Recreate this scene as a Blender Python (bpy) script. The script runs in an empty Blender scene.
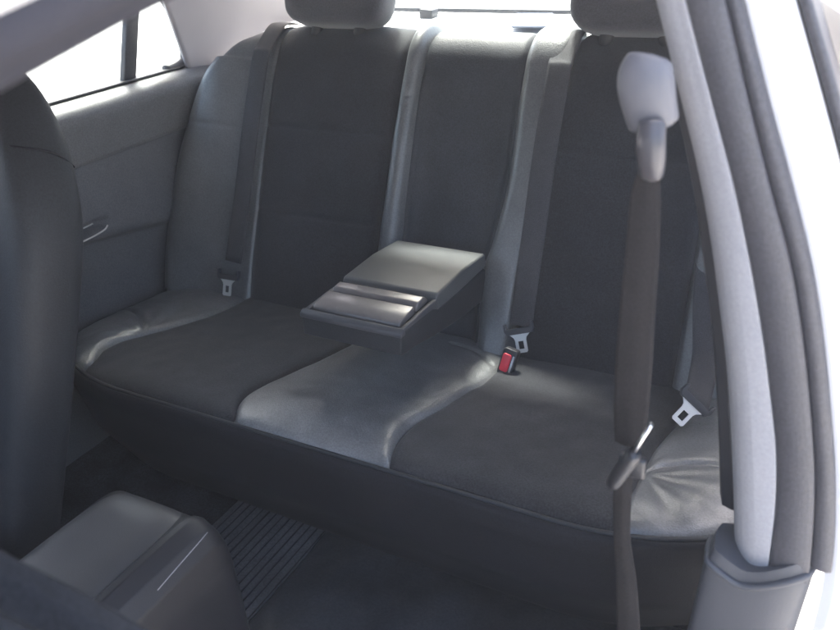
import bpy, bmesh, math, random
from mathutils import Vector, Matrix, noise
random.seed(7)
sc = bpy.context.scene
col = sc.collection
# ------------------------------------------------------------------ camera frame
C0 = Vector((.697, -.848, .793)); YAW, PIT, ROL, F = .509, .4839, -.0561, 806.
fw = Vector((-math.sin(YAW)*math.cos(PIT), math.cos(YAW)*math.cos(PIT), -math.sin(PIT)))
rt = fw.cross(Vector((0, 0, 1))).normalized(); up = rt.cross(fw)
_c, _s = math.cos(ROL), math.sin(ROL)
rt, up = _c*rt + _s*up, -_s*rt + _c*up
def ray(x, y): return rt*((x-420)/F) - up*((y-315)/F) + fw
def hit(x, y, p, n):
    d = ray(x, y); n = Vector(n); return C0 + d*((Vector(p)-C0).dot(n)/d.dot(n))
TL, D, DZ = .387, .448, -.05
ST, CT = math.sin(TL), math.cos(TL)
def on_back(x, y, off=0.):
    P = hit(x, y, (0, D-off*CT, DZ+off*ST), (0, -CT, ST)); return P.x, (P.y-D)*ST+(P.z-DZ)*CT
def on_cush(x, y, h=0.): return hit(x, y, (0, 0, h), (0, .111, 1))
# ------------------------------------------------------------------ helpers
def lerp(a, b, t): return a+(b-a)*t
def interp(pts, x):
    if x <= pts[0][0]: return pts[0][1]
    for (a, va), (b, vb) in zip(pts, pts[1:]):
        if x <= b: return lerp(va, vb, (x-a)/(b-a))
    return pts[-1][1]
def sinterp(pts, x):                                   # smooth (catmull) interpolation
    n = len(pts)
    if x <= pts[0][0]: return pts[0][1]
    if x >= pts[-1][0]: return pts[-1][1]
    for i in range(n-1):
        if x <= pts[i+1][0]:
            a, b = pts[i], pts[i+1]; h = b[0]-a[0]; t = (x-a[0])/h
            m0 = (b[1]-pts[i-1][1])/(b[0]-pts[i-1][0]) if i else (b[1]-a[1])/h
            m1 = (pts[i+2][1]-a[1])/(pts[i+2][0]-a[0]) if i < n-2 else (b[1]-a[1])/h
            return (2*t**3-3*t*t+1)*a[1]+(t**3-2*t*t+t)*h*m0+(3*t*t-2*t**3)*b[1]+(t**3-t*t)*h*m1
def ss(a, b, x):
    t = max(0., min(1., (x-a)/(b-a))); return t*t*(3-2*t)
def tag(o, label=None, cat=None, group=None, kind=None):
    if label: o['label'] = label
    if cat: o['category'] = cat
    if group: o['group'] = group
    if kind: o['kind'] = kind
    return o
def empty(name, loc, label=None, cat=None, group=None):
    o = bpy.data.objects.new(name, None); o.empty_display_size = .05; col.objects.link(o); o.location = loc
    return tag(o, label, cat, group)
def link(name, verts, faces, mat, parent=None, smooth=True, mats=None, fm=None):
    me = bpy.data.meshes.new(name); me.from_pydata([tuple(v) for v in verts], [], faces); me.validate()
    o = bpy.data.objects.new(name, me); col.objects.link(o)
    for m in (mats or [mat]): me.materials.append(m)
    if fm:
        for p, k in zip(me.polygons, fm): p.material_index = k
    if smooth:
        for p in me.polygons: p.use_smooth = True
    if parent is not None:
        o.parent = parent
        w = Vector((0, 0, 0)); q = parent
        while q is not None: w += q.location; q = q.parent
        for v in me.vertices: v.co -= w
    return o
def solid(o, t, off=-1):
    m = o.modifiers.new('solid', 'SOLIDIFY'); m.thickness = t; m.offset = off; return o
def grid(name, fn, nu, nv, mat, parent=None, closed=False, mats=None, pick=None):
    vs = [fn(i/nu, j/nv) for j in range(nv+1) for i in range(nu+(0 if closed else 1))]
    W = nu if closed else nu+1; fs = []; fm = []
    for j in range(nv):
        for i in range(nu):
            a, b = j*W+i, j*W+(i+1) % W
            fs.append((a, b, b+W, a+W))
            if pick: fm.append(pick((i+.5)/nu, (j+.5)/nv))
    return link(name, vs, fs, mat, parent, True, mats, fm if pick else None)
def smooth_path(pts, k=6):
    pts = [Vector(p) for p in pts]; out = []
    for i in range(len(pts)-1):
        p0 = pts[i-1] if i else pts[i]*2-pts[i+1]; p1, p2 = pts[i], pts[i+1]
        p3 = pts[i+2] if i+2 < len(pts) else p2*2-p1
        for j in range(k):
            t = j/k
            out.append(.5*((2*p1)+(p2-p0)*t+(2*p0-5*p1+4*p2-p3)*t*t+(3*p1-p0-3*p2+p3)*t**3))
    out.append(pts[-1]); return out
def tube_mesh(pts, r, n=10, flat=1., caps=True, upv=None):
    vs = []; fs = []; N = len(pts)
    rr = r if callable(r) else (lambda t: r)
    prev = None
    for i, p in enumerate(pts):
        t = (pts[min(i+1, N-1)]-pts[max(i-1, 0)]).normalized()
        ref = upv if upv is not None else (prev if prev is not None else (Vector((0, 0, 1)) if abs(t.z) < .9 else Vector((1, 0, 0))))
        a = (ref-t*ref.dot(t)).normalized(); b = t.cross(a); prev = a
        for k in range(n):
            an = 2*math.pi*k/n; q = rr(i/(N-1))
            vs.append(p+a*(math.cos(an)*q*flat)+b*(math.sin(an)*q))
    for i in range(N-1):
        for k in range(n):
            fs.append((i*n+k, i*n+(k+1) % n, (i+1)*n+(k+1) % n, (i+1)*n+k))
    if caps: fs += [tuple(range(n))[::-1], tuple((N-1)*n+k for k in range(n))]
    return vs, fs
def tube(name, pts, r, mat, parent=None, n=10, flat=1., smoothk=0, upv=None):
    P = smooth_path(pts, smoothk) if smoothk else [Vector(p) for p in pts]
    vs, fs = tube_mesh(P, r, n, flat, True, upv); return link(name, vs, fs, mat, parent)
def bevel(o, w, seg=3):
    m = o.modifiers.new('bevel', 'BEVEL'); m.width = w; m.segments = seg; m.limit_method = 'ANGLE'; m.angle_limit = math.radians(25)
    m.harden_normals = False; return o
def prism(name, loop, axis, h, mat, parent=None, bw=0., seg=3):
    """closed 3-D loop extruded along the vector axis*h"""
    a = Vector(axis).normalized()*h; L = [Vector(p) for p in loop]; n = len(L)
    vs = L+[p+a for p in L]
    fs = [tuple(range(n)), tuple(range(2*n-1, n-1, -1))]+[(i, i+n, (i+1) % n+n, (i+1) % n) for i in range(n)]
    o = link(name, vs, fs, mat, parent, True)
    bm = bmesh.new(); bm.from_mesh(o.data); bmesh.ops.recalc_face_normals(bm, faces=bm.faces); bm.to_mesh(o.data); bm.free()
    if bw: bevel(o, bw, seg)
    else:
        for p in o.data.polygons: p.use_smooth = False
    return o
def box(name, lo, hi, mat, parent=None, bw=0., seg=3):
    l = [(lo[0], lo[1], lo[2]), (hi[0], lo[1], lo[2]), (hi[0], hi[1], lo[2]), (lo[0], hi[1], lo[2])]
    return prism(name, l, (0, 0, 1), hi[2]-lo[2], mat, parent, bw, seg)
# ------------------------------------------------------------------ materials
def mat(name, c, rough=.5, spec=.5, metal=0., grain=None, bump=.1, var=.0, vscale=4., sheen=0., coat=0., rvar=.0, weave=None, fold=0., foldscale=12., speck=0., sscale=330):
    m = bpy.data.materials.new(name); m.use_nodes = True; nt = m.node_tree; N = nt.nodes; L = nt.links
    b = N['Principled BSDF']; b.inputs['Base Color'].default_value = (*c, 1); b.inputs['Roughness'].default_value = rough
    b.inputs['Specular IOR Level'].default_value = spec; b.inputs['Metallic'].default_value = metal
    b.inputs['Sheen Weight'].default_value = sheen; b.inputs['Sheen Roughness'].default_value = .6
    b.inputs['Coat Weight'].default_value = coat; b.inputs['Coat Roughness'].default_value = .25
    tc = N.new('ShaderNodeTexCoord')
    last = None
    if grain:
        v = N.new('ShaderNodeTexVoronoi' if weave is None else 'ShaderNodeTexNoise'); v.inputs['Scale'].default_value = grain
        L.new(tc.outputs['Object'], v.inputs['Vector'])
        bp = N.new('ShaderNodeBump'); bp.inputs['Strength'].default_value = bump; bp.inputs['Distance'].default_value = .001
        L.new(v.outputs['Distance' if weave is None else 'Fac'], bp.inputs['Height']); last = bp
    if fold:
        n = N.new('ShaderNodeTexNoise'); n.inputs['Scale'].default_value = foldscale; n.inputs['Detail'].default_value = 5; n.inputs['Distortion'].default_value = 1.0
        L.new(tc.outputs['Object'], n.inputs['Vector'])
        bp = N.new('ShaderNodeBump'); bp.inputs['Strength'].default_value = fold; bp.inputs['Distance'].default_value = .012
        L.new(n.outputs['Fac'], bp.inputs['Height'])
        if last: L.new(last.outputs[0], bp.inputs['Normal'])
        last = bp
    if last: L.new(last.outputs[0], b.inputs['Normal'])
    if var:
        n = N.new('ShaderNodeTexNoise'); n.inputs['Scale'].default_value = vscale; n.inputs['Detail'].default_value = 6; n.inputs['Roughness'].default_value = .6
        L.new(tc.outputs['Object'], n.inputs['Vector'])
        r = N.new('ShaderNodeMapRange'); r.inputs['From Min'].default_value = .3; r.inputs['From Max'].default_value = .7
        r.inputs['To Min'].default_value = 1-var; r.inputs['To Max'].default_value = 1+var; L.new(n.outputs['Fac'], r.inputs['Value'])
        mx = N.new('ShaderNodeVectorMath'); mx.operation = 'SCALE'; mx.inputs[0].default_value = c; L.new(r.outputs[0], mx.inputs['Scale'])
        outc = mx
        if speck:
            n3 = N.new('ShaderNodeTexNoise'); n3.inputs['Scale'].default_value = sscale; n3.inputs['Detail'].default_value = 3
            L.new(tc.outputs['Object'], n3.inputs['Vector'])
            r3 = N.new('ShaderNodeMapRange'); r3.inputs['From Min'].default_value = .3; r3.inputs['From Max'].default_value = .7
            r3.inputs['To Min'].default_value = 1-speck; r3.inputs['To Max'].default_value = 1+speck; L.new(n3.outputs['Fac'], r3.inputs['Value'])
            m3_ = N.new('ShaderNodeVectorMath'); m3_.operation = 'SCALE'; L.new(mx.outputs[0], m3_.inputs[0]); L.new(r3.outputs[0], m3_.inputs['Scale']); outc = m3_
        L.new(outc.outputs[0], b.inputs['Base Color'])
        if rvar:
            r2 = N.new('ShaderNodeMapRange'); r2.inputs['From Min'].default_value = .3; r2.inputs['From Max'].default_value = .7
            r2.inputs['To Min'].default_value = rough-rvar; r2.inputs['To Max'].default_value = rough+rvar
            L.new(n.outputs['Fac'], r2.inputs['Value']); L.new(r2.outputs[0], b.inputs['Roughness'])
    return m
LEATHER = mat('black_leather', (.108, .112, .115), .35, .65, coat=.25, grain=420, bump=.3, var=.18, vscale=9, rvar=.07, fold=.12, foldscale=9, speck=.2)
LEATHER_WORN_GLARE = mat('worn_glare_grey_leather', (.150, .152, .153), .35, .65, coat=.25, grain=420, bump=.3, var=.22, vscale=11, rvar=.08, fold=.16, foldscale=12, speck=.2)  # base colour raised to grey to hold the glare on black leather
SUEDE = mat('charcoal_suede', (.0155, .017, .0215), .9, .15, grain=900, bump=.5, weave=1, var=.28, vscale=7, sheen=.2, speck=.45)
SUEDE_SEAT = mat('worn_charcoal_suede', (.0215, .0215, .024), .9, .15, grain=900, bump=.5, weave=1, var=.42, vscale=7, sheen=.15, speck=.45)
LEATHER_DARK = mat('dark_front_seat_leather', (.022, .024, .028), .58, .35, grain=420, bump=.25, var=.15, vscale=9, fold=.1, foldscale=9, speck=.2)
LEATHER_CENTRE = mat('centre_panel_leather', (.027, .030, .036), .62, .35, grain=420, bump=.3, var=.25, vscale=9, rvar=.07, speck=.3)
HEADREST = mat('head_restraint_cloth', (.042, .042, .050), .8, .3, grain=800, bump=.4, weave=1, var=.1, sheen=.3, speck=.3)
FASCIA = mat('seat_valance', (.009, .0095, .013), .65, .25, grain=500, bump=.2, var=.2, speck=.3)
WEB = mat('grey_webbing', (.052, .052, .058), .75, .3, grain=1400, bump=.6, weave=1, var=.08, vscale=30, speck=.35, sscale=700)
WEB_DARK = mat('brown_grey_webbing', (.017, .0155, .016), .85, .12, grain=1400, bump=.6, weave=1, var=.08, vscale=30, speck=.35, sscale=700)
BLACKPL = mat('black_plastic', (.012, .012, .015), .42, .5, grain=900, bump=.15, var=.1)
DARKPL = mat('dark_grey_plastic', (.050, .052, .060), .5, .5, grain=1100, bump=.3, var=.06)
CONSOLE = mat('console_vinyl', (.055, .053, .053), .42, .5, coat=.1, grain=900, bump=.25, var=.1)
TRIM = mat('pale_grey_trim', (.285, .283, .30), .62, .35, grain=1000, bump=.25, var=.05, speck=.08)
BELTCAP = mat('grey_belt_guide_plastic', (.095, .094, .105), .5, .5, grain=1000, bump=.15, var=.05)
SEAL = mat('rubber_seal', (.046, .045, .052), .5, .45, grain=700, bump=.25, var=.12, speck=.2)
SEALB = mat('black_rubber_seal', (.03, .03, .035), .5, .4)
RAILT = mat('door_opening_trim', (.028, .028, .034), .9, .05, grain=800, bump=.4, weave=1, var=.06)
HEADL = mat('grey_headliner', (.17, .165, .19), .85, .2, grain=800, bump=.4, weave=1, var=.06)
CTRIM = mat('rear_pillar_trim', (.30, .29, .305), .75, .3, grain=700, bump=.3, weave=1, var=.06)
DOORPL = mat('door_panel_vinyl', (.115, .118, .126), .6, .4, grain=800, bump=.35, var=.1, vscale=8, speck=.2)
DOORUP = mat('door_top_vinyl', (.155, .157, .165), .5, .5, grain=800, bump=.35, var=.08, vscale=8, speck=.2)
DULL = mat('dull_steel', (.62, .62, .60), .4, .5, metal=.15)
STEEL = mat('bright_steel', (.75, .75, .74), .28, .5, metal=1., var=.05, vscale=60)
CHROME = mat('chrome', (.8, .8, .82), .15, .5, metal=1.)
RED = mat('red_release_button', (.75, .035, .06), .35, .5, var=.1, vscale=60)
CUPTRIM = mat('cup_holder_gloss_trim', (.135, .123, .120), .26, .8, coat=.5, var=.12, vscale=30)
PAINT = mat('white_car_paint', (.74, .74, .755), .25, .5, coat=.6)
CARPET = mat('dark_carpet', (.026, .028, .035), .95, .15, grain=900, bump=1., weave=1, var=.5, vscale=14, speck=.6, sscale=260)
RUBBER = mat('rubber_mat', (.075, .077, .084), .36, .6, grain=600, bump=.2, var=.35, vscale=7, rvar=.1, speck=.3, sscale=200)
SHELF = mat('parcel_shelf_cloth', (.70, .70, .70), .9, .2, grain=500, bump=.4, weave=1, var=.05)
SHELF_GREY = mat('shelf_blue_grey_cloth', (.17, .20, .27), .8, .2, grain=600, bump=.4, weave=1, var=.1)
CONCRETE = mat('pale_concrete', (.52, .51, .49), .9, .2, var=.1, vscale=1.2, grain=60, bump=.3, weave=1)
def glass(name, tint):
    m = bpy.data.materials.new(name); m.use_nodes = True; nt = m.node_tree; N = nt.nodes; L = nt.links
    N.remove(N['Principled BSDF']); o = N['Material Output']
    t = N.new('ShaderNodeBsdfTransparent'); t.inputs[0].default_value = (*tint, 1)
    g = N.new('ShaderNodeBsdfGlossy'); g.inputs['Roughness'].default_value = .02
    mx = N.new('ShaderNodeMixShader'); mx.inputs[0].default_value = .05
    L.new(t.outputs[0], mx.inputs[1]); L.new(g.outputs[0], mx.inputs[2]); L.new(mx.outputs[0], o.inputs['Surface'])
    return m
GLASS = glass('window_glass', (.9, .94, .93))
# ================================================================== SETTING
g = grid('ground', lambda u, v: Vector((-23.5+47*u, -23.5+47*v, -.62)), 4, 4, CONCRETE); tag(g, kind='structure')
g = grid('floor', lambda u, v: Vector((-.78+1.52*u, -1.5+2.1*v, -.334+.004*noise.noise(Vector((u*20, v*26, 0))))), 60, 80, CARPET); solid(g, .02); tag(g, kind='structure')
# ================================================================== REAR BENCH
bench = empty('bench_seat', (0, .25, -.33), 'wide black leather rear bench seat with dark suede inserts and folded down centre armrest', 'car seat')
YB = .475
def yfront(x):
    a = abs(x)
    if a < .42: return 0.
    t = min(1., (a-.42)/.30); return .20*(1-math.sqrt(max(0, 1-t*t)))
def w2(pts): return sorted((p.y, p.x) for p in [on_cush(*q) for q in pts])
bL = w2([(93, 364), (104, 353), (121, 345), (145, 338), (181, 328), (214, 317), (238, 306)]); bL = [(0, bL[0][1]-.005)]+bL+[(.5, -.505)]
cL = w2([(235, 417), (240, 405), (250, 396), (279, 381), (311, 367), (351, 347)]); cL = cL+[(.5, -.15)]
cR = w2([(388, 467), (398, 444), (413, 428), (440, 412), (468, 394), (482, 387), (496, 374)]); cR = cR+[(.5, cR[-1][1])]
bR = w2([(617, 543), (621, 517), (640, 480), (655, 452), (672, 432), (690, 415)]); bR = [(0, .517)]+bR+[(.5, bR[-1][1])]
edges = [lambda y: -.74, lambda y: sinterp(bL, y), lambda y: sinterp(cL, y), lambda y: sinterp(cR, y), lambda y: sinterp(bR, y), lambda y: .74]
# stitched lines in the bolsters, in plan
sL = [on_cush(*q) for q in [(108, 306), (125, 312), (137, 321), (144, 330), (148, 338)]]
sR = [on_cush(*q) for q in [(641, 478), (660, 473), (685, 472), (706, 474), (730, 480), (745, 486)]]
sC = [on_cush(*q) for q in [(452, 350), (463, 353), (475, 357), (484, 363), (492, 370)]]
def dpoly(x, y, P):
    best = 9
    for a, b in zip(P, P[1:]):
        dx, dy = b.x-a.x, b.y-a.y; t = max(0, min(1, ((x-a.x)*dx+(y-a.y)*dy)/(dx*dx+dy*dy)))
        best = min(best, math.hypot(x-a.x-dx*t, y-a.y-dy*t))
    return best
def cush_h(x, y, k, de):
    df = y-yfront(x)
    h = -.111*y+.012*(1-math.exp(-max(df, 0)/.018)) - .006*math.exp(-df/.006)
    h += -.010+.010*(1-math.exp(-de/.006))                      # seam groove
    a = abs(x)
    side = .74-a; h -= .035*math.exp(-side/.02)
    if k in (0, 4):
        h0 = h
        h += .012*math.exp(-((a-.62)/.06)**2)*ss(0, .1, df)
        dd = min(dpoly(x, y, sL), dpoly(x, y, sR)); h -= .0045*math.exp(-(dd/.003)**2); h += .0015*math.exp(-((dd-.012)/.008)**2)
        # pulled creases fanning out from where the seams meet
        o = Vector((-.56, .19)) if x < 0 else Vector((.515, .15))
        r = math.hypot(x-o.x, y-o.y); an = math.atan2(y-o.y, abs(x)-abs(o.x))
        f = math.exp(-((r-.07)/.055)**2)*(1 if y < .25 else math.exp(-(y-.25)/.05))
        h += .0014*f*math.sin(an*7.5+3.5*noise.noise(Vector((x*14, y*14, 1))))+.0009*f*math.sin(an*15+1)
        h = h0+(h-h0)*(1-math.exp(-de/.008))
    h0 = h
    if k == 2:
        h += .013*math.exp(-((x-.0)/.13)**4)*ss(.0, .10, y)*math.exp(-(y/.45)**2)
        h -= .004*math.exp(-(dpoly(x, y, sC)/.004)**2)
        h += .0015*noise.noise(Vector((x*11+y*5, y*9, 3)))
    if k in (1, 3):
        h += .004*math.sin(math.pi*min(1, max(0, (a-.15)/.36)))
        h += .003*noise.noise(Vector((x*7, y*7, 5)))
    h = h0+(h-h0)*(1-math.exp(-de/.012))
    h += .0012*noise.noise(Vector((x*26, y*26, 9)))
    return h
cnames = ['cushion_bolster', 'cushion_insert', 'cushion_centre', 'cushion_insert', 'cushion_bolster']
cmats = [LEATHER_WORN_GLARE, SUEDE_SEAT, LEATHER_WORN_GLARE, SUEDE_SEAT, LEATHER_WORN_GLARE]
for k in range(5):
    def f(u, v, k=k):
        v = v**1.25
        y0 = v*YB
        for _ in range(3):
            xl, xr = edges[k](y0), edges[k+1](y0); x = lerp(xl, xr, u); yf = yfront(x); y0 = yf+(YB-yf)*v
        w = xr-xl
        de = 9.
        if k > 0: de = min(de, u*w)
        if k < 4: de = min(de, (1-u)*w)
        return Vector((x, y0, cush_h(x, y0, k, de)))
    o = grid(cnames[k], f, (70, 84, 70, 84, 70)[k], 130, cmats[k], bench)
    o['label'] = ['creased leather bolster at the far door side', 'worn suede cushion insert on the far side', 'shiny leather centre section of the cushion', 'worn suede cushion insert nearest the door pillar', 'wrinkled leather bolster by the door pillar'][k]
out = []
for i in range(141):
    x = -.7395+1.479*i/140; out.append(Vector((x, yfront(x), -.035*math.exp(-(.74-abs(x))/.02)-.111*yfront(x)*ss(.6, .7, abs(x)))))
out = [Vector((-.7395, .46, -.09)), Vector((-.7395, .33, -.078)), Vector((-.7395, .24, -.066))]+out+[Vector((.7395, .24, -.066)), Vector((.7395, .33, -.078)), Vector((.7395, .46, -.09))]
grid('cushion_foam', lambda u, v: (lambda x: Vector((x, lerp(yfront(x)+.01, YB, v), -.026-.111*lerp(yfront(x)+.01, YB, v)-.03*ss(.68, .74, abs(x)))))(lerp(-.73, .73, u)), 60, 20, FASCIA, bench)
tube('piping', [p+Vector((0, -.003, -.006)) for p in out], .0038, LEATHER_DARK, bench, 8)
def fas(u, v):
    i = u*(len(out)-1); a = int(i); b = min(a+1, len(out)-1); p = out[a].lerp(out[b], i-a)
    z = lerp(0, -.33, v); prof = interp([(0, .0), (.08, -.006), (.4, .01), (.7, .06), (1, .17)], v)
    q = Vector((p.x*(1-.08*v), p.y+prof, p.z-.008+z*(1 if abs(p.x) < .73 else .9))); return q
o = grid('valance', fas, 150, 26, FASCIA, bench); solid(o, .012)
tube('piping', [fas(u/150, .045)+Vector((0, -.001, 0)) for u in range(151)], .0020, LEATHER_DARK, bench, 6)
# ---------------- backrest
RT = .075; S0 = .578
def bk(x, s, h=0.):
    if s <= S0:
        return Vector((x, D+s*ST-h*CT, DZ+s*CT+h*ST))
    a = (s-S0)/RT; c = Vector((x, D+S0*ST+RT*CT, DZ+S0*CT-RT*ST)); a = min(a, 2.2); r = RT+h
    n = Vector((0, -CT, ST)); t = Vector((0, ST, CT)); return c+(n*math.cos(a)+t*math.sin(a))*r
def ob(pts):
    r = sorted((lambda q: (q[1], q[0]))(on_back(*p)) for p in pts); return r
iLl = [(-.05, -.49), (.38, -.488), (.64, -.478), (.75, -.478)]
iLr = ob([(378, 240), (382, 210), (390, 150), (400, 90), (407, 50)]); iLr = [(-.05, iLr[0][1])]+iLr+[(.75, iLr[-1][1])]
sLr = ob([(402, 225), (403, 210), (410, 150), (418, 90), (424, 60)]); sLr = [(-.05, sLr[0][1])]+sLr+[(.75, sLr[-1][1])]
sRl = ob([(477, 330), (480, 275), (492, 240), (507, 180), (519, 94), (526, 52)]); sRl = [(-.05, sRl[0][1])]+sRl+[(.75, sRl[-1][1])]
iRl = [(-.05, .175), (.3, .185), (.5, .20), (.62, .212), (.75, .212)]
iRr = [(-.05, .49), (.38, .488), (.64, .478), (.75, .478)]
WO = [(-.05, .76), (.10, .775), (.3, .76), (.40, .735), (.48, .71), (.56, .67), (.60, .635), (.63, .605), (.75, .59)]
bed = [lambda s: -sinterp(WO, s), lambda s: sinterp(iLl, s), lambda s: sinterp(iLr, s), lambda s: sinterp(sLr, s), lambda s: sinterp(sRl, s), lambda s: sinterp(iRl, s), lambda s: sinterp(iRr, s), lambda s: sinterp(WO, s)]
bnames = ['backrest_bolster', 'backrest_insert', 'backrest_strip', 'backrest_centre', 'backrest_strip', 'backrest_insert', 'backrest_bolster']
bmats = [LEATHER, SUEDE, LEATHER, SUEDE, LEATHER, SUEDE, LEATHER]
SE = S0+RT*2.0
for k in range(7):
    def f(u, v, k=k):
        s = lerp(-.05, SE, v); xl, xr = bed[k](s), bed[k+1](s); x = lerp(xl, xr, u); w = xr-xl
        de = 9
        if k > 0: de = min(de, u*w)
        if k < 6: de = min(de, (1-u)*w)
        h = -.009*math.exp(-de/.005)
        if k in (1, 5):
            ds = min(abs(s-.418), abs(s-.226)); h -= .006*math.exp(-ds/.004)
            h += .006*math.sin(math.pi*u)+.002*noise.noise(Vector((x*8, s*8, 2)))
            h += .012*ss(.62, .5, s)*ss(.0, .12, s)
        if k in (0, 6):
            q = (1-u) if k == 0 else u                     # 0 at the insert, 1 at the outer edge
            h += .05*math.sin(math.pi*min(1, q*1.25)*.5)**2*ss(.66, .5, s)
            h -= .09*max(0, (q-.66)/.34)**2.4
            if s > .56: h -= 0.02*q
            h -= .004*math.exp(-abs(s-.405)/.003)*(1 if q > .0 else 0)
            h += .0025*noise.noise(Vector((x*12, s*7, 6)))
        if k in (2, 4):
            q = min(u, 1-u)*2; h += .013*(1-(1-q)**4)+.003
            d2 = abs(s-.50-.01*(u-.5)); h -= .003*math.exp(-(d2/.003)**2)*ss(.2, .5, u)*ss(1., .7, u) if k == 2 else 0
            d2 = abs(s-.485-.012*(u-.5)); h -= .003*math.exp(-(d2/.003)**2)*ss(.2, .5, u)*ss(1., .7, u) if k == 2 else 0
            h += .0015*noise.noise(Vector((x*20, s*10, 7)))
        if k == 3:
            h -= .032*ss(.57, .46, s)*(1-math.exp(-de/.012))
            h += .0015*noise.noise(Vector((x*10, s*10, 8)))
        hb = -.009*math.exp(-de/.005); h = hb+(h-hb)*(1-math.exp(-de/.006))
        if s < 0: h *= .6
        return bk(x, s, h)
    mats = [bmats[k]]; pick = None
    if k == 3: mats = [LEATHER_CENTRE]
    o = grid(bnames[k], f, (60, 64, 26, 44, 26, 64, 60)[k], 170, None, bench, mats=mats, pick=pick)
    o['label'] = ['smooth leather side bolster by the far door', 'suede back insert under the far head restraint', 'narrow leather strip on the far side of the armrest recess', 'recessed suede centre of the backrest above the armrest', 'narrow leather strip on the near side of the armrest recess', 'suede back insert under the near head restraint', 'leather side bolster behind the door pillar'][k]
# light piping on the strip top
# backrest rear shell so that it has thickness
def shell(u, v):
    x = lerp(-.60, .60, u); return Vector((x, lerp(D+.19, D+.36, v), lerp(-.1, .50, v)))
grid('backrest_shell', shell, 4, 4, FASCIA, bench)
# ---------------- head restraints
def head_restraint(cx, name_label):
    r = empty('head_restraint', (0, 0, 0)); r.parent = bench; r['label'] = name_label
    r.location = -bench.location
    def se(a, W, H, n):
        c, s_ = math.cos(a), math.sin(a); k = (abs(c)**n+abs(s_)**n)**(-1/n); return c*k*W, s_*k*H
    def f(u, v):
        a = 2*math.pi*u; b = 2*math.pi*v
        ox, oz = se(a, .128, .097, 4.5); ix, iz = se(a, .050, .036, 3.)
        n = 3.4; c, s_ = math.cos(b), math.sin(b); k = (abs(c)**n+abs(s_)**n)**(-1/n); c *= k; s_ *= k
        t = (c+1)/2; taper = 1-.25*max(0, math.sin(a))
        return bk_flat(cx+lerp(ix, ox, t), .730+lerp(iz, oz, t), s_*.044*taper+.004)
    def bk_flat(x, s, h): return Vector((x, D+s*ST-h*CT+.016, DZ+s*CT+h*ST))
    grid('pad', lambda u, v: f(u, v % 1.), 96, 40, HEADREST, r)
    for q in (-.055, .055):
        tube('post', [bk_flat(cx+q, .60, 0), bk_flat(cx+q, .70, 0)], .0065, BLACKPL, r, 12)
        tube('post_guide', [bk_flat(cx+q, .615, -.006), bk_flat(cx+q, .650, -.006)], .014, BLACKPL, r, 16)
    return r
head_restraint(-.335, 'charcoal head restraint with a slot on the far side of the bench')
head_restraint(.318, 'charcoal head restraint with a slot on the near side of the bench')
# ---------------- centre armrest
arm = empty('armrest', (0, 0, 0)); arm.parent = bench; arm.location = -bench.location
arm['label'] = 'folded down centre armrest with closed cup holder covers'
def yz(pts, x): return [(x, a, b) for a, b in pts]
AZ = -.003
W = .101
prism('armrest_body', yz([(.152, .104), (.152, .143), (.158, .149), (.27, .140), (.288, .130), (.50, .118), (.50, .052), (.40, .060), (.27, .082), (.20, .098)], -W), (1, 0, 0), 2*W, LEATHER_DARK, arm, .006, 4)
prism('armrest_lid', yz([(.286, .121), (.286, .150), (.292, .158), (.40, .160), (.50, .151), (.51, .120)], -W+.001), (1, 0, 0), 2*W-.002, mat('armrest_pad_vinyl', (.075, .078, .08), .42, .5, grain=900, bump=.3, var=.08), arm, .0055, 5)
prism('cup_holder_lip', yz([(.150, .139), (.150, .148), (.160, .1535), (.166, .150), (.166, .139)], -W-.0015), (1, 0, 0), 2*W+.003, DARKPL, arm, .003, 3)
for sx in (-1, 1):
    prism('cup_holder_lip', yz([(.163, .139), (.163, .151), (.235, .152), (.285, .150), (.285, .131)], sx*(W-.0045) - .004), (1, 0, 0), .008, DARKPL, arm, .0025, 3)
prism('cup_holder_cover', yz([(.170, .144), (.172, .153), (.178, .156), (.226, .161), (.229, .150), (.229, .144)], -W+.012), (1, 0, 0), 2*W-.026, CUPTRIM, arm, .0025, 4)
prism('cup_holder_cover', yz([(.235, .144), (.235, .155), (.242, .161), (.262, .163), (.272, .158), (.280, .150), (.280, .144)], -W+.012), (1, 0, 0), 2*W-.026, CUPTRIM, arm, .003, 4)
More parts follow.
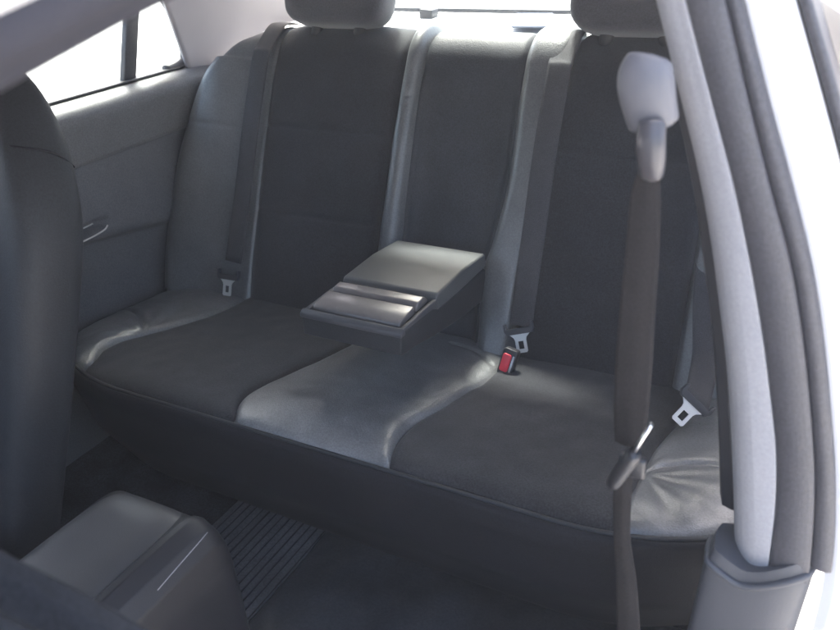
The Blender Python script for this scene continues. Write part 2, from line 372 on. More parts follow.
# ================================================================== REAR BELTS
def ribbon(name, pts, wid, width, mat_, parent, th=.0012, k=8):
    """webbing along pts, whose width runs along the vectors wid"""
    P = smooth_path(pts, k); Wd = smooth_path(wid, k) if len(wid) == len(pts) else [Vector(wid[0])]*len(P)
    n = len(P); vs = []; fs = []; M = 8
    wf = width if callable(width) else (lambda t: width)
    for i, p in enumerate(P):
        t = (P[min(i+1, n-1)]-P[max(i-1, 0)]).normalized(); w = Wd[i]; w = (w-t*w.dot(t)).normalized()
        for j in range(M+1): 
            q = j/M-.5; nn = t.cross(w); vs.append(p+w*(q*wf(i/(n-1)))+nn*(.0010*math.cos(q*6)))
    for i in range(n-1):
        for j in range(M): a = i*(M+1)+j; fs.append((a, a+1, a+M+2, a+M+1))
    o = link(name, vs, fs, mat_, parent); solid(o, th, 0); return o
def tongue(parent, P, ax, side, nor, scale=1., steelmat=STEEL, angle=0):
    """latch plate: black handle bar with horns at P, steel tongue along ax"""
    ax = Vector(ax).normalized(); side = Vector(side); side = (side-ax*side.dot(ax)).normalized(); nor = ax.cross(side).normalized()
    if nor.dot(C0-P) < 0: nor = -nor
    def T(a, b, c=0): return P+side*a*scale+ax*b*scale+nor*c*scale
    bar = [T(a, b, .0035) for a, b in [(-.030, -.016), (-.026, -.017), (-.0245, -.006), (.0245, -.006), (.026, -.017), (.030, -.016), (.031, -.002), (.026, .006), (-.026, .006), (-.031, -.002)]]
    prism('latch_grip', bar, -nor, .011*scale, DARKPL, parent, .0012*scale, 2)
    # steel plate with a square hole: built as a strip of quads round the hole
    outer = [(-.021, .0055), (.021, .0055), (.0135, .012), (.0115, .018), (.0115, .040), (.009, .043), (-.009, .043), (-.0115, .040), (-.0115, .018), (-.0135, .012)]
    inner = [(-.0055, .020), (.0055, .020), (.0055, .020), (.0055, .021), (.0055, .035), (.0054, .0355), (-.0054, .0355), (-.0055, .035), (-.0055, .021), (-.0055, .020)]
    n = 10; vs = []; 
    for c in (.0012, -.0012):
        vs += [T(a, b, c) for a, b in outer]+[T(a, b, c) for a, b in inner]
    fs = []
    for i in range(n):
        j = (i+1) % n
        fs.append((i, j, n+j, n+i)); fs.append((2*n+i, 3*n+i, 3*n+j, 2*n+j))
        fs.append((i, 2*n+i, 2*n+j, j)); fs.append((n+i, n+j, 3*n+j, 3*n+i))
    o = link('latch_plate', vs, fs, steelmat, parent, False)
    bm = bmesh.new(); bm.from_mesh(o.data); bmesh.ops.remove_doubles(bm, verts=bm.verts, dist=1e-5); bmesh.ops.recalc_face_normals(bm, faces=bm.faces); bm.to_mesh(o.data); bm.free()
    return o
def bpt(px, py, off): x, s = on_back(px, py, off); return bk(x, s, off) if s < S0 else bk(x, s, off)
NB = Vector((0, -CT, ST))
b1 = empty('seat_belt', (-.53, .46, .0), 'grey seat belt hanging down the rear backrest beside the far door', 'seat belt', 'rear seat belts')
def strap_on_back(parent, xs, off, s_end, w=.047, m=WEB):
    P = []
    for x, s, o_ in xs: P.append(bk(x, s, o_))
    return ribbon('webbing', P, [(1, 0, 0)], w, m, parent)
def bx(px, py, off): return on_back(px, py, off)
q = [(bx(260, 60, .03), .030), (bx(250, 130, .036), .036), (bx(241, 205, .036), .036), (bx(233, 262, .034), .034)]
xs = [(q[0][0][0]+.005, S0+.13, .008), (q[0][0][0]+.003, S0+.07, .012), (q[0][0][0], S0+.01, .018)]+[(a[0], a[1], o_) for a, o_ in q[0:]]
strap_on_back(b1, xs, 0, 0)
tongue(b1, bpt(228, 277, .036), (bpt(227, 300, .036)-bpt(229, 270, .036)), (1, 0, 0), NB, 1.02, DULL)
b2 = empty('seat_belt', (.19, .45, .0), 'grey seat belt beside the centre armrest, latch plate hanging next to the red buckle', 'seat belt', 'rear seat belts')
q = [(bx(558, 75, .024), .024), (bx(545, 150, .026), .026), (bx(534, 230, .026), .026), (bx(524, 300, .024), .024), (bx(521, 326, .024), .024)]
xs = [(q[0][0][0]+.004, S0+.13, .008), (q[0][0][0]+.002, S0+.07, .012), (q[0][0][0], S0+.01, .016)]+[(a[0], a[1], o_) for a, o_ in q]
strap_on_back(b2, xs, 0, 0)
DULL_ = mat('dull_steel', (.50, .52, .52), .4, .5, metal=.4)
tongue(b2, bpt(519, 331, .026), bpt(524, 358, .026)-bpt(519, 330, .026), (1, 0, 0), NB, 1.0, DULL)
b3 = empty('seat_belt', (.60, .40, .0), 'rear seat belt behind the near door pillar with bright white steel latch plate', 'seat belt', 'rear seat belts')
P3 = on_cush(695, 403, .078)
ax3 = hit(668, 431, P3, fw)-P3
sd3 = hit(707, 412, P3, fw)-hit(681, 390, P3, fw)
tongue(b3, P3, ax3, sd3, NB, 1.0, mat('bright_latch_steel', (.9, .9, .88), .45, .5, metal=.3))
A3 = [hit(713, 215, (0, .62, 0), (0, 1, 0)), hit(707, 300, (0, .50, 0), (0, 1, 0)), hit(706, 355, (0, .44, 0), (0, 1, 0)), P3-ax3.normalized()*.006]
ribbon('webbing', A3, [(.9, .3, 0), (.9, .2, 0), (.85, .1, -.2), sd3.normalized()], .047, WEB, b3)
# buckle
bp = on_cush(507, 363, .03)
bk_o = empty('seat_belt_buckle', bp, 'black seat belt buckle with bright red release button on the rear cushion', 'buckle')
axb = (hit(512, 348, bp, (0, -1, .3))-hit(503, 376, bp, (0, -1, .3))).normalized()
sdb = (hit(519, 364, bp, (0, -1, .3))-hit(497, 359, bp, (0, -1, .3))); sdb = (sdb-axb*sdb.dot(axb)).normalized(); nb = axb.cross(sdb); nb = nb if nb.dot(C0-bp) > 0 else -nb
def rr(c, a, b, w, h, r=.003):
    P = []
    for sx, sy, st in ((1, 1, 0), (-1, 1, 90), (-1, -1, 180), (1, -1, 270)):
        for k in range(4):
            an = math.radians(st+k*30); P.append(c+a*(sx*(w/2-r)+math.cos(an)*r)+b*(sy*(h/2-r)+math.sin(an)*r))
    return P
prism('buckle_case', rr(bp, sdb, axb, .030, .056, .006), -nb, .018, BLACKPL, bk_o, .003, 3)
prism('release_button', rr(bp+nb*.0035-sdb*.003, sdb, axb, .017, .036, .004), -nb, .006, RED, bk_o, .0015, 3)
prism('latch_slot', rr(bp+nb*.0016+sdb*.0095, sdb, axb, .004, .036, .001), -nb, .004, CHROME, bk_o)
tube('buckle_strap', [bp-nb*.010-axb*.02, bp-nb*.012+Vector((.0, .05, -.03))], .008, WEB, bk_o, 8)
# ================================================================== FAR REAR DOOR
XD = -.755
dr = empty('passenger_door', (XD, .3, -.3), 'closed far rear door with grey vinyl panel, pull handle and bright window', 'car door')
# inner panel: profile over z (offset towards the cabin), long in y
prof = [(-.30, -.755), (-.05, -.755), (.10, -.750), (.143, -.742), (.156, -.722), (.18, -.714), (.24, -.722), (.310, -.734), (.318, -.727), (.37, -.714), (.405, -.705), (.42, -.706), (.431, -.713), (.438, -.726), (.442, -.744), (.444, -.765)]
def pz(z): return interp(prof, z)
def dpan(u, v):
    y = lerp(-.25, .98, u); z = lerp(-.345, .444, v**.8)
    k = ss(.75, .45, y)
    zc = z
    x = pz(z); 
    # crease lines fall slightly towards the front
    zz = z+(y-.24)*.16*(1-ss(.22, .31, z))
    x = sinterp(prof, zz) if zz > -.3 else -.755
    # recessed pull pocket
    px_, pzz = (y-.235)/.055, (z-.182)/.011
    x -= .034*math.exp(-(px_**4+pzz**4))
    return Vector((x, y, z))
o = grid('door_panel', dpan, 200, 200, DOORPL, dr, mats=[DOORPL, DOORUP], pick=lambda u, v: 1 if lerp(-.345, .444, v**.8) > .313 else 0)
solid(o, .02, -1)
tube('door_handle', [(-.707, .17, .194), (-.707, .20, .194), (-.708, .250, .195)], .0016, DULL, dr, 8)
tube('door_handle', [(-.707, .17, .167), (-.706, .20, .168), (-.706, .245, .169), (-.707, .275, .172), (-.712, .290, .176)], .0018, DULL, dr, 8, smoothk=5)
# window: seal, glass, divider, frame
fr = [(-.764, y, z) for y, z in [(.60, .448), (.655, .452), (.672, .47), (.668, .51), (.655, .56), (.638, .60), (.61, .635), (.56, .66), (.45, .675), (.2, .67), (-.1, .65), (-.3, .62)]]
tube('window_seal', fr, .011, SEAL, dr, 12, flat=1., smoothk=6)
box('window_seal', (-.775, -.25, .4445), (-.752, .668, .4495), SEALB, dr, .0015, 2)
prism('window_divider', [hit(x, y, (-.762, 0, 0), (1, 0, 0)) for x, y in [(124, 89), (136, 88), (143, -60), (131, -60)]], (-1, 0, 0), .016, SEAL, dr, .002, 2)
gl = link('window_pane', [(-.768, -.25, .44), (-.768, .67, .44), (-.768, .66, .56), (-.768, .61, .63), (-.768, .45, .675), (-.768, .2, .67), (-.768, -.25, .63)], [(0, 1, 2, 3, 4, 5, 6)], GLASS, dr, False); solid(gl, .004)
box('door_skin', (-.83, -.25, -.40), (-.80, .98, .43), PAINT, dr, .01, 3)
# ================================================================== CAR BODY (roof, far side, rear shelf, rear window)
body = empty('car_body', (0, 1.0, -.4), 'white car body around the cabin: roof, grey headliner, rear pillars and rear window frame', 'car body')
# far side roof rail and headliner
def railz(y): return sinterp([(-1.4, .47), (-1.1, .62), (-.9, .695), (-.68, .743), (-.58, .764), (-.4, .79), (-.2, .805), (.2, .82), (.7, .80), (1.2, .70)], y)
def railx(y): return sinterp([(-1.4, .47), (-.7, .452), (-.5, .455), (-.2, .492), (.3, .50), (.8, .49), (1.2, .46)], y)
def roofin(u, v):
    y = lerp(-.95, .80, v); x = lerp(-1, 1, u); return Vector((x*(railx(y)-.012), y, railz(y)-.001+.06*(1-abs(x)**2.6)))
o = grid('headliner', roofin, 30, 40, HEADL, body); solid(o, .006, 1)
def roofout(u, v):
    y = lerp(-1.3, .82, v); x = lerp(-1, 1, u); a = abs(x)
    return Vector((x*(railx(y)+.022), y, railz(y)+.026+.085*(1-a**2.6)))
o = grid('roof_skin', roofout, 40, 40, PAINT, body); solid(o, .01, 1)
for sx in (1, -1):
    # trim roll + seal of the door opening along the rail
    n = 60
    tube('roof_rail_trim', [Vector((sx*(railx(y)-.006), y, railz(y)+.009)) for y in [lerp(-1.35, .82, i/n) for i in range(n+1)]], .0115, RAILT, body, 14)
    tube('roof_rail_seal', [Vector((sx*(railx(y)+.013), y, railz(y)+.020)) for y in [lerp(-1.35, .82, i/n) for i in range(n+1)]], .0105, RAILT, body, 12)
# far side: from the rail out to the door frame
grid('side_frame_trim', lambda u, v: Vector((lerp(-railx(lerp(-.9, .85, u))+.004, -.765, v), lerp(-.9, .85, u), lerp(railz(lerp(-.9, .85, u))+.01, .665, v))), 30, 6, HEADL, body)
grid('side_frame_trim', lambda u, v: Vector((lerp(railx(lerp(-.15, .85, u))-.004, .765, v), lerp(-.15, .85, u), lerp(railz(lerp(-.15, .85, u))+.01, .64, v))), 30, 6, HEADL, body)
# rear quarter trim between far window and rear window
def cp(u, v):
    z = lerp(.30, lerp(.80, .60, u), v); y = lerp(.672, 1.12, u)-.06*v*(1-u)-.22*v*u
    x = lerp(-.752, -.60, u**1.3)+.07*ss(.45, .85, z)*u
    return Vector((x, y-(z-.45)*.12*(1-u), z))
o = grid('rear_pillar_trim', cp, 30, 20, CTRIM, body); solid(o, .01, 1)
o = grid('rear_pillar_trim', lambda u, v: (lambda p: Vector((-p.x, p.y, p.z)))(cp(u, v)), 30, 20, CTRIM, body); solid(o, .01, -1)
# parcel shelf
shelf = link('parcel_shelf', [(-.56, .725, .520), (.56, .725, .520), (.58, 1.02, .528), (-.58, 1.02, .528)], [(0, 1, 2, 3)], SHELF, body, False); solid(shelf, .02)
box('shelf_edge_strip', (-.60, 1.0, .530), (.60, 1.015, .540), DARKPL, body, .003, 2)
prism('shelf_blue_panel', [hit(x, y, (0, 0, .536), (0, 0, 1)) for x, y in [(511, 26), (516, 13), (553, 13), (552, 26)]], (0, 0, -1), .004, SHELF_GREY, body, .004, 3)  # thin flat blue-grey rectangle on the shelf
prism('shelf_lamp_box', [hit(x, y, (0, .93, 0), (0, 1, 0)) for x, y in [(419, 20), (432, 21), (432, 10), (419, 9)]], (0, 1, 0), .035, DARKPL, body, .003, 2)
rw = link('rear_window', [(-.60, 1.08, .53), (.60, 1.08, .53), (.47, .80, .83), (-.47, .80, .83)], [(0, 1, 2, 3)], GLASS, body, False); solid(rw, .004)
# ================================================================== NEAR DOOR PILLAR
pl = empty('door_pillar', (.68, -.2, -.3), 'curved pale grey trimmed door pillar with dark rubber seal and white painted edge', 'door pillar')
def xat(pts): 
    return sorted((p.z, p.x) for p in [hit(a, b, (0, -.2, 0), (0, 1, 0)) for a, b in pts])
eA = xat([(645, 0), (668, 90), (690, 180), (703, 250), (712, 315), (720, 380), (725, 450), (728, 520), (729, 575), (729, 640)])
eB = xat([(687, 0), (713, 100), (734, 180), (749, 250), (763, 330), (772, 400), (777, 450), (776, 505), (770, 556), (764, 610)])
eR = xat([(727, 0), (750, 100), (770, 180), (791, 260), (804, 340), (812, 420), (815, 480), (812, 545), (806, 600)])
eC = xat([(743, 0), (768, 100), (790, 180), (812, 270), (823, 340), (831, 420), (835, 480), (834, 545), (828, 600)])
eE = xat([(794, 0), (822, 100), (843, 180), (864, 270), (876, 340), (884, 420), (888, 480), (887, 545), (880, 620)])
eG = xat([(812, 0), (841, 100), (863, 180), (885, 270), (897, 340), (905, 420), (909, 480), (908, 545), (900, 620)])
def ext(e, z):
    if z > e[-1][0]:
        (a, va), (b, vb) = e[-3], e[-1]; return vb+(z-b)*(vb-va)/(b-a)
    return sinterp(e, z)
def strip(name, prof_fn, z0, z1, m, nseg=60, parent=pl):
    def f(u, v):
        z = lerp(z0, z1, v); P = prof_fn(z); i = u*(len(P)-1); a = int(i); b = min(a+1, len(P)-1); q = lerp(Vector(P[a]), Vector(P[b]), i-a)
        return Vector((q.x, q.y, z))
    return grid(name, f, 48, nseg, m, parent)
def arc(p0, p1, bulge, n=8):
    p0, p1 = Vector(p0), Vector(p1); d = p1-p0; nn = Vector((d.y, -d.x)).normalized(); 
    return [p0.lerp(p1, i/n)+nn*bulge*math.sin(math.pi*i/n)**.7 for i in range(n+1)]
def trimP(z):
    a, b = ext(eA, z), ext(eB, z)
    return [Vector((a-.002, -.06))]+[Vector((a-.001, -.12)), Vector((a, -.165))]+[Vector((a+.0008, -.172)), Vector((a+.003, -.181)), Vector((a+.007, -.189)), Vector((a+.012, -.195)), Vector((a+.018, -.1995)), Vector((a+.024, -.2025))]+[Vector((lerp(a+.024, b, k/6), -.2025-.003*math.sin(math.pi*k/12))) for k in range(1, 7)]+[Vector((b, -.18))]
strip('pillar_trim', trimP, .20, .86, TRIM)
def innerP(z):
    a = ext(eA, z); w_ = .024*ss(.70, .60, z)+.001
    return [Vector((a-w_, .02)), Vector((a-w_, -.10)), Vector((a-w_*.8, -.118)), Vector((a-w_*.4, -.122)), Vector((a+.002, -.12))]
strip('door_seal', innerP, .195, .80, SEALB)
def sealP(z):
    b, r = ext(eB, z), ext(eR, z); return [Vector((b+.0005, -.17))]+[Vector(p) for p in arc((b+.0005, -.206), (r, -.210), .004)]+[Vector((r+.002, -.18))]
strip('door_seal', sealP, .205, .86, SEAL)
def seal2P(z):
    r, c = ext(eR, z), ext(eC, z); return [Vector((r+.0005, -.17))]+[Vector(p) for p in arc((r+.0008, -.204), (c, -.205), .003)]+[Vector((c+.001, -.17))]
strip('door_seal', seal2P, .222, .86, SEAL)
def flangeP(z):
    c, e = ext(eC, z), ext(eE, z); return [Vector((c-.006, -.19)), Vector((c+.004, -.196)), Vector((lerp(c, e, .5), -.198)), Vector((e, -.194)), Vector((e+.002, -.17))]
strip('painted_flange', flangeP, -.35, .86, PAINT)
def outsealP(z):
    e, g_ = ext(eE, z), ext(eG, z); return [Vector((e+.002, -.17))]+[Vector(p) for p in arc((e+.0025, -.196), (g_, -.192), .005)]+[Vector((g_+.001, -.16))]
strip('outer_seal', outsealP, -.35, .86, SEAL)
def skinP(z):
    g_ = ext(eG, z); return [Vector((g_+.0015, -.185)), Vector((g_+.03, -.17)), Vector((g_+.05, -.10)), Vector((g_+.055, .3)), Vector((g_+.05, 1.0))]
o = strip('body_skin', skinP, -.35, .42, PAINT)
# lower cover of the pillar
kp = smooth_path([Vector((x, y, 0)) for x, y in [(.648, -.165), (.645, -.18), (.646, -.198), (.653, -.213), (.70, -.219), (.727, -.216), (.739, -.204), (.745, -.17)]], 8)
def kf(u, v):
    v = v**2.2
    i = u*(len(kp)-1); a = int(i); b = min(a+1, len(kp)-1); q = kp[a].lerp(kp[b], i-a)
    if v < .06: k = (1-v/.06)
    else: k = 0
    z = lerp(.205, -.33, v)
    zt = .008+.034*ss(.675, .75, q.x)+.012*ss(.685, .642, q.x)
    sh = Vector((-(z-.2)*(-.0)+(z-.2)*.10, 0, 0))
    cx, cy = .695, -.18
    s_ = 1-.10*k*k
    X = cx+(q.x-cx)*s_+sh.x+(.02*v); Y = cy+(q.y-cy)*s_
    return Vector((X, Y, z+zt*(1-v)-.012))
kk = grid('lower_cover', kf, 56, 60, DARKPL, pl)
capv = [kf(i/56, 0) for i in range(57)]
link('lower_cover_cap', capv+[Vector((.70, -.13, .195))], [(i, i+1, 57) for i in range(56)], DARKPL, pl)
tube('cover_rim', [kf(i/56, .2)+Vector((0, -.001, 0)) for i in range(4, 53)], .0035, DARKPL, pl, 8)
# door sill
box('door_sill', (.70, -1.5, -.36), (.86, -.10, -.24), PAINT, body, .02, 4)
# ================================================================== FRONT BELT
fb = empty('seat_belt', (.60, -.25, .1), 'front seat belt hanging from a pale grey height adjuster on the near door pillar', 'seat belt')
def fp(x, y, Y=-.25): return hit(x, y, (0, Y, 0), (0, 1, 0))
def capsule(name, pts, rads, flat, m, parent, n=24, upv=None):
    P = smooth_path(pts, 12); N = len(P)-1
    def r(t):
        base = sinterp(rads, t); e = .10
        if t < e: base *= math.sqrt(max(0.0004, 1-((e-t)/e)**2))
        if t > 1-e: base *= math.sqrt(max(0.0004, 1-((t-1+e)/e)**2))
        return base
    vs, fs_ = tube_mesh(P, r, n, flat, True, upv); return link(name, vs, fs_, m, parent)
vw = Vector((.12, .93, -.3)).normalized()
capsule('height_adjuster', [fp(653, 54, -.245), fp(646, 76, -.25), fp(648, 100, -.252), fp(656, 131, -.25)], [(0, .016), (.3, .0205), (.6, .0205), (1, .018)], .62, BELTCAP, fb, 28, vw)
capsule('belt_guide', [fp(653, 118, -.262), fp(651, 140, -.268), fp(651, 160, -.268), fp(651, 180, -.262)], [(0, .0095), (.4, .0108), (.8, .0100), (1, .008)], .7, mat('belt_guide_lower_plastic', (.05, .047, .052), .32, .5), fb, 24, vw)
cen = [(649, 168, 11), (645, 200, 16), (642, 250, 17.5), (637, 310, 18.5), (633, 370, 19), (630, 420, 17), (626, 445, 12)]
P = [fp(x, y, -.258) for x, y, w in cen]
ws = [(fp(x+w, y, -.262)-fp(x-w, y, -.262)) for x, y, w in cen]
def varribbon(name, P, ws, m, parent, k=8):
    hw = [w.length for w in ws]; Wd = []
    for p_, w, l in zip(P, ws, hw):                            # turn the real 47 mm width so that it shows l across
        full = .047; a = math.acos(min(1, l/full)); Wd.append((w.normalized()*math.cos(a)+Vector((.25, 1, -.1)).normalized()*math.sin(a)))
    return ribbon(name, P, ws, lambda t: sinterp([(i/(len(hw)-1), h_*.96) for i, h_ in enumerate(hw)], t), m, parent, k=k)
varribbon('webbing', P, ws, WEB_DARK, fb)
cen = [(624, 468, 9.5), (622, 500, 9), (622, 540, 8.5), (626, 580, 10), (628, 625, 11.5), (628, 680, 13)]
P = [fp(x, y, -.258) for x, y, w in cen]
ws = [(fp(x+w, y, -.262)-fp(x-w, y, -.262)) for x, y, w in cen]
P += [Vector((P[-1].x+.006, -.24, -.10)), Vector((P[-1].x+.012, -.22, -.325))]; ws += [ws[-1]*1.15, ws[-1]*1.2]
varribbon('webbing', P, ws, WEB_DARK, fb)
tube('latch_plate', [fp(651, 425, -.275), fp(640, 442, -.275), fp(628, 462, -.272)], .0045, STEEL, fb, 10, flat=.45)
tube('latch_grip', [fp(636, 452, -.275), fp(629, 461, -.275), fp(620, 473, -.275), fp(611, 486, -.275)], lambda t: (.0105*(1-.25*(2*t-1)**4)*(.62 if t > .95 else 1)), BLACKPL, fb, 14, flat=.7, smoothk=4)
box('latch_grip', fp(632, 466, -.262)-Vector((.012, .003, .012)), fp(632, 466, -.262)+Vector((.012, .006, .010)), BLACKPL, fb, .003, 2)
# ================================================================== FRONT SEATS
fs = empty('bucket_seat', (-.46, -.35, -.33), 'dark leather far front seat backrest with curved piped shoulder beside the rear door', 'car seat')
tl2 = math.radians(19.9)
def seatpt(th, t, push=0.):
    """t 0..1 up the back, th angle round it"""
    L = lerp(-.20, .642, t)
    hw = sinterp([(0, .20), (.5, .225), (.68, .228), (.76, .214), (.84, .188), (.91, .148), (.965, .100), (1, .04)], t)
    ht = sinterp([(0, .06), (.5, .07), (.75, .07), (.9, .055), (.97, .035), (1, .012)], t)
    c, s_ = math.cos(th), math.sin(th); n = 3.; k = (abs(c)**n+abs(s_)**n)**(-1/n)
    lx = c*k*hw+push*c; ly = s_*k*ht+push*s_
    if s_ < 0 and abs(lx) > hw*.6: ly -= .03*ss(.6, 1., abs(lx)/hw)*(1-abs(c)**8)*(1 if t < .9 else (1-t)*10)   # side bolsters at the front
    return Vector((-.533+lx, -.197+L*math.sin(tl2)-.045+ly, L*math.cos(tl2)+.0))
o = grid('backrest', lambda u, v: seatpt(2*math.pi*u, v), 80, 70, LEATHER_DARK, fs, closed=True)
tube('piping', [seatpt(math.radians(a), t, .002) for a, t in [(-100, .48), (-88, .60), (-70, .72), (-57, .80), (-46, .87), (-44, .92), (-60, .965)]], .0022, LEATHER, fs, 8, smoothk=6)
tube('seam', [seatpt(math.radians(a), t, .0005) for a, t in [(-46, .868), (-28, .862), (-8, .845), (12, .825), (32, .80)]], .0018, FASCIA, fs, 6, smoothk=6)
def fcush(u, v):
    a = 2*math.pi*u; n = 3.5; c, s_ = math.cos(a), math.sin(a); k = (abs(c)**n+abs(s_)**n)**(-1/n)
    b = [0, .9, 1, 1, .95][min(4, int(v*4.99))]; b = interp([(0, .0), (.05, .9), (.2, 1), (.8, 1), (.95, .92), (1, .0)], v)
    return Vector((-.47+c*k*.24*b, -.60+s_*k*.24*b, lerp(-.30, .0, v)))
grid('cushion', fcush, 48, 16, FASCIA, fs, closed=True)
# near front seat, folded forward: its shoulder crosses the lower corner
ns = empty('bucket_seat', (.25, -.9, -.33), 'blurred near front seat shoulder in dark leather, tipped forward in the lower corner', 'car seat')
R0 = hit(-60, 520, C0+fw*.43, fw); R1 = hit(0, 556, C0+fw*.43, fw); R2 = hit(90, 603, C0+fw*.43, fw); R3 = hit(170, 650, C0+fw*.43, fw); R4 = hit(215, 690, C0+fw*.43, fw)
rid = smooth_path([R0, R1, R2, R3, R4], 10)
dn = Vector((-.12, -.42, -.90)).normalized(); bkv = Vector((.55, -.75, .35)); bkv = (bkv-dn*bkv.dot(dn)).normalized()
def nsf(u, v):
    i = u*(len(rid)-1); a = int(i); b = min(a+1, len(rid)-1); p = rid[a].lerp(rid[b], i-a)
    # v: down the rear face, round the ridge, down the front face
    cs = [( .50, .000), (.20, .0), (.05, .0), (.02, .003), (.006, .010), (.0, .020), (.004, .030), (.012, .036), (.016, .040), (.012, .046), (.006, .056), (.010, .068), (.03, .078), (.10, .082), (.50, .085)]
    j = v*(len(cs)-1); c_ = int(j); d_ = min(c_+1, len(cs)-1); A = lerp(cs[c_][0], cs[d_][0], j-c_); B = lerp(cs[c_][1], cs[d_][1], j-c_)
    return p+dn*(A-.008)+bkv*(B-.012)
grid('backrest', nsf, 50, 70, mat('near_seat_dark_cloth', (.020, .022, .026), .75, .15, grain=500, bump=.4, weave=1, var=.25, vscale=10, speck=.3), ns)
# ================================================================== CENTRE CONSOLE
cn = empty('centre_console', (-.02, -.40, -.33), 'dark vinyl centre console with rounded armrest lid between the front seats', 'console')
ZC = .10
def conl(p): return hit(*p, (0, 0, ZC), (0, 0, 1))
xl = conl((30, 545)).x; xr = conl((103, 583)).x
xl, xr = -.115, .022
ye = -.262
def lid(u, v):
    # u across, v from front to back, rounded over at the back
    y = lerp(-.75, ye, v); w = lerp(xl, xr, u); dz = -.012*(abs(2*u-1)**5)
    b = (ye-y); dz -= .048*math.exp(-b/.014); dz2 = -.012*math.exp(-b/.05)
    sh = .004*(1-math.exp(-b/.02))
    return Vector((lerp(w, (xl+xr)/2, .10*math.exp(-b/.012)), y, ZC+dz+dz2))
grid('armrest_lid', lid, 24, 90, CONSOLE, cn)
sec = [(xl-.001, .045), (xl+.002, .088), (xr-.003, .088), (xr+.003, .093), (xr+.014, .094), (xr+.032, .081), (xr+.045, .060), (xr+.050, .02), (xr+.052, -.33), (xl-.01, -.33)]
def cb(u, v):
    i = u*(len(sec)-1); a = int(i); b = min(a+1, len(sec)-1); X = lerp(sec[a][0], sec[b][0], i-a); Z = lerp(sec[a][1], sec[b][1], i-a)
    y = lerp(-.8, ye, v); b_ = ye-y
    cxx = (xl+xr)/2+.01
    Z2 = Z-.045*math.exp(-b_/.014)*max(0, (Z+.1)/.2) if Z > -.1 else Z
    return Vector((lerp(X, cxx, .16*math.exp(-b_/.010)), y+(.0 if Z > 0 else -.0)+.025*max(0, (.06-Z))*v, Z2))
grid('console_body', cb, 90, 90, BLACKPL, cn)
endv = [cb(i/90, 1) for i in range(91)]
link('console_end', endv, [tuple(range(91))], BLACKPL, cn, False)
tube('chrome_line', [hit(x, y, (xr+.05, 0, 0), (1, 0, 0))+Vector((.001, 0, 0)) for x, y in [(207, 532), (196, 545), (175, 569), (157, 590)]], .0005, TRIM, cn, 6)
bw_ = link('dashboard', [(-.78, -1.95, -.33), (.70, -1.95, -.33), (.70, -1.55, .35), (-.78, -1.55, .35), (.70, -2.1, .45), (-.78, -2.1, .45)], [(0, 1, 2, 3), (3, 2, 4, 5)], DARKPL, body, False); solid(bw_, .02)
box('door_inner_skin', (-.80, -1.9, -.33), (-.76, -.255, .44), DOORPL, body, .01, 3)
# ================================================================== FLOOR MAT
mt = empty('floor_mat', (0, .0, -.33), 'black ribbed rubber floor mat in the rear footwell', 'floor mat')
def mf(u, v):
    x = lerp(-.30, -.078, u); y = lerp(-.55, .165, v); ph = ((x+.30)/.0168) % 1.
    return Vector((x, y, -.321+.006*ss(0, .16, ph)*ss(1, .84, ph)*ss(.142, .132, y)+.002*noise.noise(Vector((x*9, y*6, 4)))))
o = grid('ribbed_panel', mf, 420, 60, None, mt, mats=[RUBBER, SEALB], pick=lambda u, v: 1 if (.222*u/.0168) % 1. < .11 or (.222*u/.0168) % 1. > .89 else 0); solid(o, .006)  # groove faces take a darker material, so their shade is in the colour
def mf2(u, v):
    x = lerp(-.076, .64, u); y = lerp(-.55, .165, v)
    z = -.317+.009*math.exp(-((x-.02+.45*y)/.05)**2)+.005*noise.noise(Vector((x*9, y*9, 4)))+.002*noise.noise(Vector((x*30, y*24, 4)))
    return Vector((x, y, z))
o = grid('mat_sheet', mf2, 160, 120, mat('mat_smooth_rubber', (.032, .034, .040), .42, .6, grain=500, bump=.3, weave=1, var=.5, vscale=7, rvar=.16, speck=.25, sscale=220, fold=.15, foldscale=7), mt); solid(o, .006)
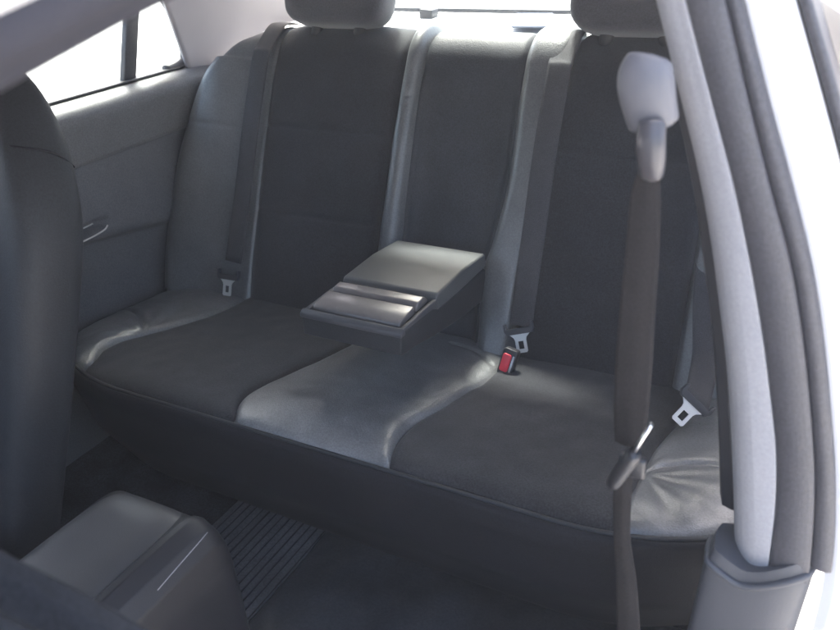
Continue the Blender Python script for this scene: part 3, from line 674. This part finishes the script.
# ================================================================== LIGHT
w = bpy.data.worlds.new('World'); sc.world = w; w.use_nodes = True
nt = w.node_tree; sky = nt.nodes.new('ShaderNodeTexSky'); sky.sky_type = 'NISHITA'; sky.sun_disc = False
EL, AZ_ = math.radians(60), math.radians(335)
sky.sun_elevation = EL; sky.sun_rotation = AZ_; sky.air_density = 1.; sky.dust_density = 6.; sky.ozone_density = .6
nt.links.new(sky.outputs[0], nt.nodes['Background'].inputs[0]); nt.nodes['Background'].inputs[1].default_value = .15
sd = bpy.data.lights.new('sun', 'SUN'); sd.energy = 3.0; sd.angle = math.radians(8); sd.color = (1, .96, .9)
so = bpy.data.objects.new('sun', sd); col.objects.link(so)
dirv = Vector((math.sin(AZ_)*math.cos(EL), math.cos(AZ_)*math.cos(EL), math.sin(EL)))
so.rotation_euler = dirv.to_track_quat('Z', 'Y').to_euler(); so.location = dirv*5
hz = box('glare_veil', (-24, -24, -1.62), (24, 24, 1.15), CONCRETE); hz.data.materials.clear()  # thin scattering volume added to stand in for lens glare, not air
hm = bpy.data.materials.new('lens_glare_veil'); hm.use_nodes = True; hn = hm.node_tree; hn.nodes.remove(hn.nodes['Principled BSDF'])
pv = hn.nodes.new('ShaderNodeVolumePrincipled'); pv.inputs['Color'].default_value = (.86, .9, 1, 1); pv.inputs['Density'].default_value = .016; pv.inputs['Anisotropy'].default_value = .3
hn.links.new(pv.outputs[0], hn.nodes['Material Output'].inputs['Volume']); hz.data.materials.append(hm); tag(hz, kind='stuff')
# ================================================================== CAMERA
cd = bpy.data.cameras.new('camera'); cam = bpy.data.objects.new('camera', cd); col.objects.link(cam); sc.camera = cam
cd.sensor_width = 36; cd.lens = F/840*36; cd.clip_start = .02; cd.clip_end = 300
m3 = Matrix((rt, up, -fw)).transposed(); cam.matrix_world = Matrix.Translation(C0) @ m3.to_4x4()
cd.dof.use_dof = True; cd.dof.focus_distance = 1.35; cd.dof.aperture_fstop = 7.5
sc.view_settings.view_transform = 'Standard'; sc.view_settings.look = 'None'; sc.view_settings.exposure = 2.95; sc.view_settings.gamma = 1
sc.cycles.use_denoising = True; sc.cycles.max_bounces = 10; sc.cycles.diffuse_bounces = 5; sc.cycles.transparent_max_bounces = 8
